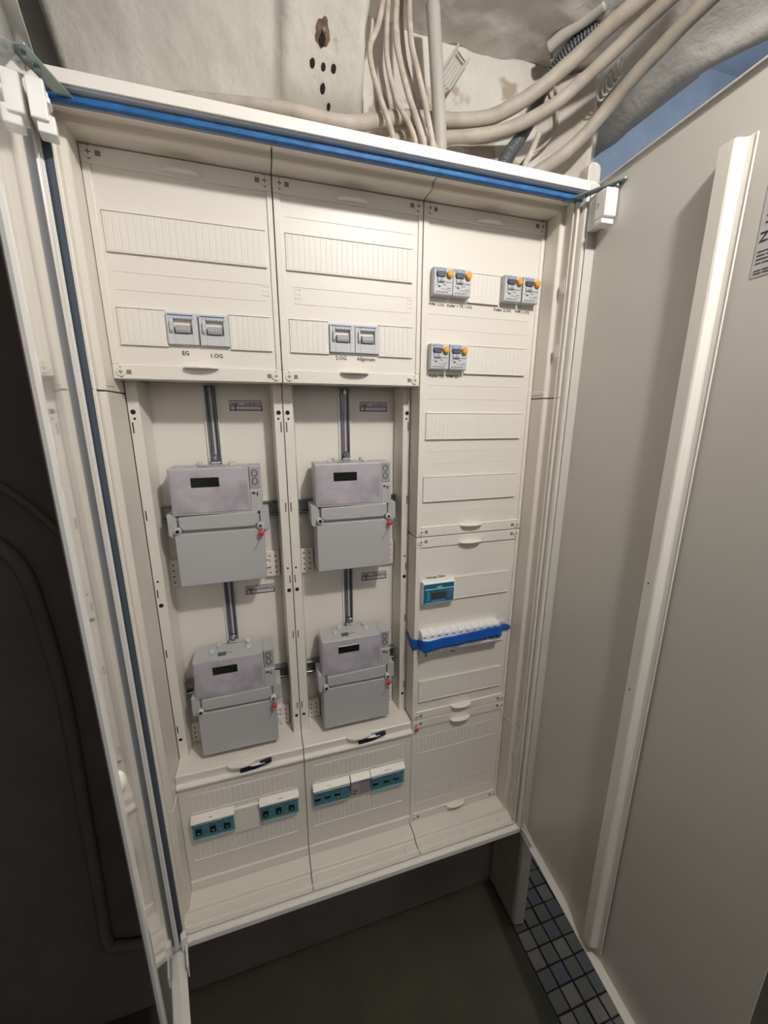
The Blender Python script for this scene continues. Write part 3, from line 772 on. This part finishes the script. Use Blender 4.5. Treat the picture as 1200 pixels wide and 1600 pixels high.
# ------------------------------------------------------------------ heating meter
t = thing('heating_meter', (551, 0, 601), 'teal faced heating energy meter with small display', 'energy meter')
G().prismx([(3, 601), (-12, 602), (-13, 604), (-13, 650), (-10, 652.5), (3, 652.5)], 514.5, 588).build('housing', M_WHITE, t, bevel=.8)
G().box(515, 585, -14, -12.5, 604, 649).build('face', M_TEAL, t, bevel=.5)
G().box(533, 567, -15, -13.8, 615, 630).build('display', mat('brown_lcd', (62, 58, 56), 0.3), t, bevel=.4)
G().box(570, 580, -15, -13.8, 614, 632).build('button', mat('steel_blue', (74, 104, 134), .4), t, bevel=.6)
G().box(518, 585, -14.4, -13.9, 636.5, 638).build('white_line', M_WHITE, t)
G().box(518, 583, -14.4, -13.9, 605, 606).build('lower_line', M_LGREY, t)
g = G()
for i in range(5): g.box(524, 527, -14.4, -13.9, 613 + i * 4.4, 615 + i * 4.4)
for i in range(8): g.box(534 + i * 4, 536.6 + i * 4, -14.4, -13.9, 609, 610.4)
g.box(545, 557, -14.4, -13.9, 639.5, 643)
g.build('fine_print', mat('pale_blue_print', (140, 186, 206), .5), t)

# ------------------------------------------------------------------ breakers behind the tape
def mcb():
    t = thing('circuit_breaker', (524, 0, 476), '', 'circuit breaker', 'white breakers behind the blue tape')
    G().prismx([(3, 480), (-14, 481), (-17, 487), (-23, 492), (-23, 515), (-17, 520), (-16, 530), (-12, 536), (3, 536)], 513.5, 530.5).build('housing', M_WHITE, t, bevel=.6)
    G().box(517, 528, -26, -23, 502, 509).build('toggle', M_SLATE, t, bevel=.6)
    G().box(516, 522.5, -17.4, -16.4, 525, 526.6).build('fine_print', M_SLATE, t)
    return t
m0 = mcb(); m0['label'] = 'white breaker behind blue tape, leftmost of the row'
ords = ['second', 'third', 'fourth', 'fifth', 'sixth', 'seventh', 'eighth', 'ninth', 'tenth']
for i in range(1, 11):
    dup(m0, (17.4 * i, 0, 0), 'white breaker behind blue tape, rightmost of the row' if i == 10 else 'white breaker behind blue tape, %s from the left' % ords[i - 1])
# tape
cs = [(498.4, 43, 512, 5), (498.4, 34, 505, 7), (498.2, 20, 500, 9), (498.2, 6, 500, 12), (498.2, -1.5, 503, 14), (506, -2.2, 504, 12), (510, -4, 505, 12), (511, -14, 508, 13), (512, -26, 511, 14), (518, -28.5, 511, 14.5)]
cs += [(x, -29 - .9 * math.sin(x * .11), 512.5 + (x - 520) * .045 + .4 * math.sin(x * .07), 12.8 + .9 * noise.noise(Vector((x * .05, 0, 0)))) for x in range(526, 698, 8)]
cs += [(704, -28, 519, 13), (709, -18, 519, 12), (716, -8, 515, 10), (724, -3.4, 511, 9), (732, -3, 511, 7.5), (739, -3, 509, 5.5), (745, -2.6, 508, 3)]
g = G()
nn_ = 7
for (x, y, z, hw) in cs:
    for k in range(nn_):
        a = k / (nn_ - 1) * 2 - 1
        g.v.append((x, y - 1.2 * noise.noise(Vector((x * .06, a * 1.6, 2))) * (1 if -30 > y else .2), z + a * hw))
for i in range(len(cs) - 1):
    for k in range(nn_ - 1):
        g.f.append((i * nn_ + k, (i + 1) * nn_ + k, (i + 1) * nn_ + k + 1, i * nn_ + k + 1))
g.add([(516, -29, 499), (520, -29, 499), (520, -27.0, 486), (516, -27.0, 488)], [(0, 1, 2, 3)])
tp = g.build('blue_tape', M_TAPE, origin=(600, -20, 485), smooth=True)
so = tp.modifiers.new('thickness', 'SOLIDIFY'); so.thickness = .0006
tag(tp, 'crumpled strip of blue tape stretched across a row of breakers', 'tape')

# ------------------------------------------------------------------ three-pole breakers with clear teal covers
def sls(x, lab, toggles=(.14, .48, .82), flat=False):
    t = thing('three_pole_breaker', (x + 40, 0, 145), lab, 'circuit breaker', 'teal covered breakers in the lower covers')
    p = lambda g, n, m, **k: g.xf(lambda a, b, c: (a, b * .62 - .4, c - 9.5)).build(n, m, t, **k)
    p(G().prismx([(-2.8, 154), (-14, 154), (-17, 158), (-17, 192), (-14, 197), (-2.8, 197)], x + .8, x + 80), 'housing', mat_sls, bevel=.8)
    for q in toggles:
        xx = x + 80 * q
        o = p(G().box(xx - 6, xx + 6, -20.5, -17, 164, 180) if not flat else G().box(xx - 6, xx + 7, -20.5, -17, 169, 176), 'toggle', M_BLACK, bevel=1.2, seg=2)
        (G().box(xx - 2, xx + 3, -22.5, -20, 168, 173) if not flat else G().box(xx - 4, xx + 6, -21.5, -20.4, 177, 179)).xf(lambda a, b, c: (a, b * .62 - .4, c - 9.5)).build('toggle_tip', M_GREY2 if not flat else M_LGREY, o, bevel=.6)
    for xx in (x + 25, x + 68):
        k = G().box(xx - 6, xx + 6, -20, -17, 177, 190)
        k.box(xx - 3, xx - 2, -20.5, -19.5, 179, 188); k.box(xx + 2, xx + 3, -20.5, -19.5, 179, 188)
        p(k, 'terminal_block', mat_sea, bevel=.6)
    pr = [(-17, 157), (-23, 159), (-25, 163), (-25, 184), (-22.5, 192), (-17, 195.6), (-17, 194.8), (-22, 191.4), (-24.3, 184), (-24.3, 163.4), (-22.6, 159.8), (-17, 157.8)]
    p(G().prismx(pr, x + .5, x + 81), 'clear_cover', M_TEALCLEAR)
    p(G().prismx([(-17, 192), (-22.6, 190.6), (-23.8, 193.6), (-17, 196.6)], x + .5, x + 80.6), 'cover_edge', mat_edge)
    p(G().box(x + 2, x + 79, -23.6, -17, 155.5, 156.8), 'lower_edge', mat_pale)
    p(G().ball((x + 53, -25.4, 171), 2.6, 10, 6), 'lead_seal', M_ZINC, smooth=True)
    return t
mat_sls = mat('teal_grey_housing', (128, 172, 178), .4)
mat_sea = mat('sea_green', (120, 186, 192), .35); mat_edge = mat('dark_teal_edge', (40, 92, 112), .3); mat_pale = mat('pale_teal', (160, 196, 200), .3)
sls(20, 'teal covered breaker at the far left of the lower covers')
sls(152, 'teal covered breaker below the lower left meter, beside the column joint')
sls(266, 'teal covered breaker with slotted toggles, left of the grey relay', (.1, .38, .66), True)
sls(398, 'teal covered breaker with slotted toggles, right of the grey relay', (.12, .45, .75), True)
t = thing('relay', (373, 0, 145), 'small grey relay with a red mark between two teal covered breakers', 'relay')
G().box(350, 396, -11, -2.8, 146, 187.5).build('housing', mat('mauve_grey', (142, 136, 140), .45), t, bevel=.8)
G().box(352, 369, -12, -10.5, 149, 186).build('panel', M_GREY2, t, bevel=.5)
G().box(354, 363, -12.6, -11.8, 152, 154).box(354, 366, -12.6, -11.8, 158, 159.5).build('fine_print', M_INK, t)
G().box(355, 363, -12.8, -11.8, 161, 163).box(363, 365, -12.8, -11.8, 163, 166).build('red_print', M_RED, t)
# red seal on the third column
t = thing('red_lead_seal', (511, -4, 282), 'small red plastic seal hanging at the lower right column screw', 'seal')
G().ball((511, -7, 281), 5.0, 12, 8, .7).build('seal_body', M_RED, t, smooth=True)
G().tube(spline([(511, -4.5, 292), (508, -6, 288), (511, -6, 284)]), .5, 5).build('seal_wire', M_RAILDK, t)

# ------------------------------------------------------------------ cables above the cabinet
def cable(name, pts, r, m, label, cat, n=14, wob=.06, group=None):
    P = spline(pts, 7)
    if callable(r): r = [r(p.x) for p in P]
    c = P[0]
    o = G().tube(P, r, n, wob).build(name, m, smooth=True, origin=tuple(c))
    return tag(o, label, cat, group)
GC = 'cables above the cabinet'
cable('conduit_pipe', [(531, 58, 1662), (539, 58, 1593), (548, 58, 1513), (553, 58, 1456), (556, 58, 1377)], 11.8, M_PIPE, 'straight vertical grey plastic conduit dropping into the cabinet top', 'conduit', 20, 0)
CB = [([(448, 62, 1683), (447, 62, 1658), (437, 62, 1615), (422, 58, 1582), (425, 55, 1551), (440, 52, 1508), (457, 48, 1467), (465, 46, 1431), (468, 46, 1377)], 4.6, 'thin cable at the far left of the bundle, bending away outwards'),
      ([(461, 76, 1691), (455, 74, 1610), (458, 68, 1564), (471, 58, 1516), (490, 50, 1483), (502, 47, 1449), (504, 46, 1377)], 4.6, 'thin cable in the bundle, second from the left'),
      ([(472, 66, 1686), (467, 61, 1613), (475, 57, 1570), (488, 49, 1522), (502, 43, 1486), (515, 38, 1444), (518, 38, 1377)], 5.2, 'slightly thicker pinkish cable in the middle of the bundle'),
      ([(484, 81, 1690), (482, 77, 1643), (487, 70, 1586), (499, 61, 1539), (516, 57, 1492), (540, 43, 1448), (546, 40, 1377)], 4.0, 'thin cable in the bundle, second from the right'),
      ([(486, 54, 1686), (488, 45, 1599), (500, 40, 1552), (512, 34, 1506), (527, 29, 1440), (532, 30, 1377)], 4.8, 'thin cable at the right front of the bundle, next to the straight conduit')]
for pts, r, lab in CB: cable('thin_cable', pts, r, M_CABLE2, lab, 'cable', 12, .03, 'thin cables dropping into the cabinet')
cable('feed_cable', [(47, 64, 1420), (117, 62, 1456), (180, 60, 1465), (276, 58, 1472), (380, 64, 1474), (470, 82, 1507), (503, 86, 1516), (573, 92, 1528), (644, 80, 1536), (685, 65, 1548), (734, 40, 1573), (784, 0, 1608), (806, -45, 1622), (828, -100, 1630), (850, -190, 1640)], lambda x: 8 + 4 * sm((x - 200) / 280), M_CABLE, 'thick painted feed cable, uppermost of the three sweeping to the upper right', 'cable', 18, .03, GC)
cable('feed_cable', [(436, 92, 1400), (450, 91, 1450), (470, 89, 1474), (503, 87, 1488), (571, 87, 1498), (660, 76, 1514), (715, 55, 1528), (762, 25, 1548), (790, 0, 1568), (816, -40, 1588), (836, -80, 1604), (850, -170, 1610)], 10.8, M_CABLE, 'thick painted feed cable, middle of the three sweeping to the upper right', 'cable', 18, .03, GC)
cable('feed_cable', [(690, 70, 1390), (720, 66, 1425), (755, 60, 1454), (810, 50, 1491), (843, 30, 1522), (862, 0, 1550), (870, -40, 1568), (876, -80, 1579), (882, -125, 1590), (890, -220, 1600)], 12.0, M_CABLE, 'thick painted feed cable, lowest of the three sweeping to the upper right', 'cable', 18, .03, GC)
# corrugated conduit: radius alternates along the path
P = spline([(680, 72, 1440), (686, 70, 1460), (705, 74, 1490), (733, 84, 1524), (762, 92, 1570), (778, 88, 1612), (792, 70, 1640), (806, 40, 1655), (826, 5, 1662)], 5)
Q = []
for i in range(len(P) - 1):
    L = (P[i + 1] - P[i]).length; k = max(1, int(L / 0.7))
    for j in range(k): Q.append(P[i].lerp(P[i + 1], j / k))
acc = 0; rr = []
for i, p in enumerate(Q):
    if i: acc += (p - Q[i - 1]).length
    rr.append(8.2 + 4.2 * abs(math.sin(math.pi * acc / 5.6)) ** .6)
tag(G().tube(Q, rr, 16).build('corrugated_conduit', M_CORR, smooth=True, origin=tuple(Q[0])), 'dark grey corrugated flexible conduit behind the feed cables', 'conduit')
cable('thin_cable', [(712, 38, 1377), (716, 38, 1446), (731, 40, 1478), (746, 44, 1510)], 5.4, M_CABLE2, 'short straight beige cable stub beside the corrugated conduit', 'cable', 12, .03)
cable('thin_cable', [(766, 60, 1670), (787, 80, 1653), (813, 98, 1626), (827, 102, 1584), (822, 102, 1558), (799, 101, 1531), (760, 100, 1502), (744, 103, 1470), (740, 104, 1377)], 3.0, M_CABLE, 'thin dark painted cable curving behind the lower feed cable', 'cable', 10, .03)
cable('conduit_pipe', [(764, 62, 1655), (780, 40, 1664), (800, 10, 1668), (812, -20, 1670)], 9.5, M_PIPE, 'short grey conduit running under the ceiling at the top', 'conduit', 16, 0)
# bright metal coil behind the middle cable
Q = []
for i in range(120):
    a = i / 120 * 2 * math.pi * 5; tt = i / 119
    b0 = Vector((862, 30, 1585)).lerp(Vector((878, 0, 1612)), tt)
    Q.append(b0 + Vector((10 * math.cos(a), 6 * math.cos(a + 1), 13 * math.sin(a))))
tag(G().tube(Q, 1.7, 7).build('metal_coil', M_COIL, smooth=True, origin=tuple(Q[0])), 'coil of flexible metal sheath hanging behind the middle feed cable', 'coil')
# plastic bracket on the wall
def br(x, y, z):
    a = R(38); dx, dz = x, z
    return (596 + dx * math.cos(a) + dz * math.sin(a) * .9, 116 + y, 1622 - dx * math.sin(a) + dz * math.cos(a))
t = thing('wall_bracket', (596, 116, 1600), 'slatted grey plastic bracket stuck on the peeling wall behind the conduit', 'bracket')
g = G().box(-16, 16, -4, 0, -38, 34); g.box(-16, -12, -14, -4, -38, 34); g.box(12, 16, -14, -4, -38, 34)
g.xf(br).build('plate', M_STRAP2 if False else mat('grey_green_plastic', (186, 186, 174), .45), t, bevel=1)
g = G()
for i in range(4): g.box(-9 + i * 5.4, -6.4 + i * 5.4, -9, -4, -34, 8)
g.box(-9, 10, -10, -4, 20, 23); g.box(-9, 10, -10, -4, 26, 29)
g.xf(br).build('slat', mat('pale_grey_plastic', (205, 203, 194), .4), t, bevel=.6)
# round-topped plastic stub at the right corner of the cabinet top
t = thing('plastic_cap', (800, -40, 1376), 'round-topped ribbed plastic cap standing behind the right hinge', 'cap')
g = G().prism([(793, 1377)] + [(806 - 13 * math.cos(a), 1422 + 9 * math.sin(a)) for a in [math.pi * i / 10 for i in range(11)]] + [(819, 1377)], -45, -20)
g.build('body', mat('dirty_white_plastic', (204, 196, 186), .4, var=.2, vscale=60), t, bevel=2, seg=2)
# dark surface pipes on the wall left of the cabinet
cable('wall_pipe', [(-260, 116, 780), (-225, 114, 720), (-212, 114, 600), (-206, 114, 420), (-214, 114, 180), (-222, 114, -60), (-228, 114, -235), (-210, 114, -262), (-150, 114, -280), (-100, 114, -285)], 12, M_LOWWALL, 'dark surface pipe running down the shaded wall left of the cabinet', 'pipe', 12, .02)
cable('wall_pipe', [(-420, 116, 960), (-330, 116, 935), (-260, 116, 900), (-190, 116, 830), (-120, 116, 720)], 7, M_LOWWALL, 'thin dark cable curving across the shaded wall, upper left', 'cable', 10, .02)
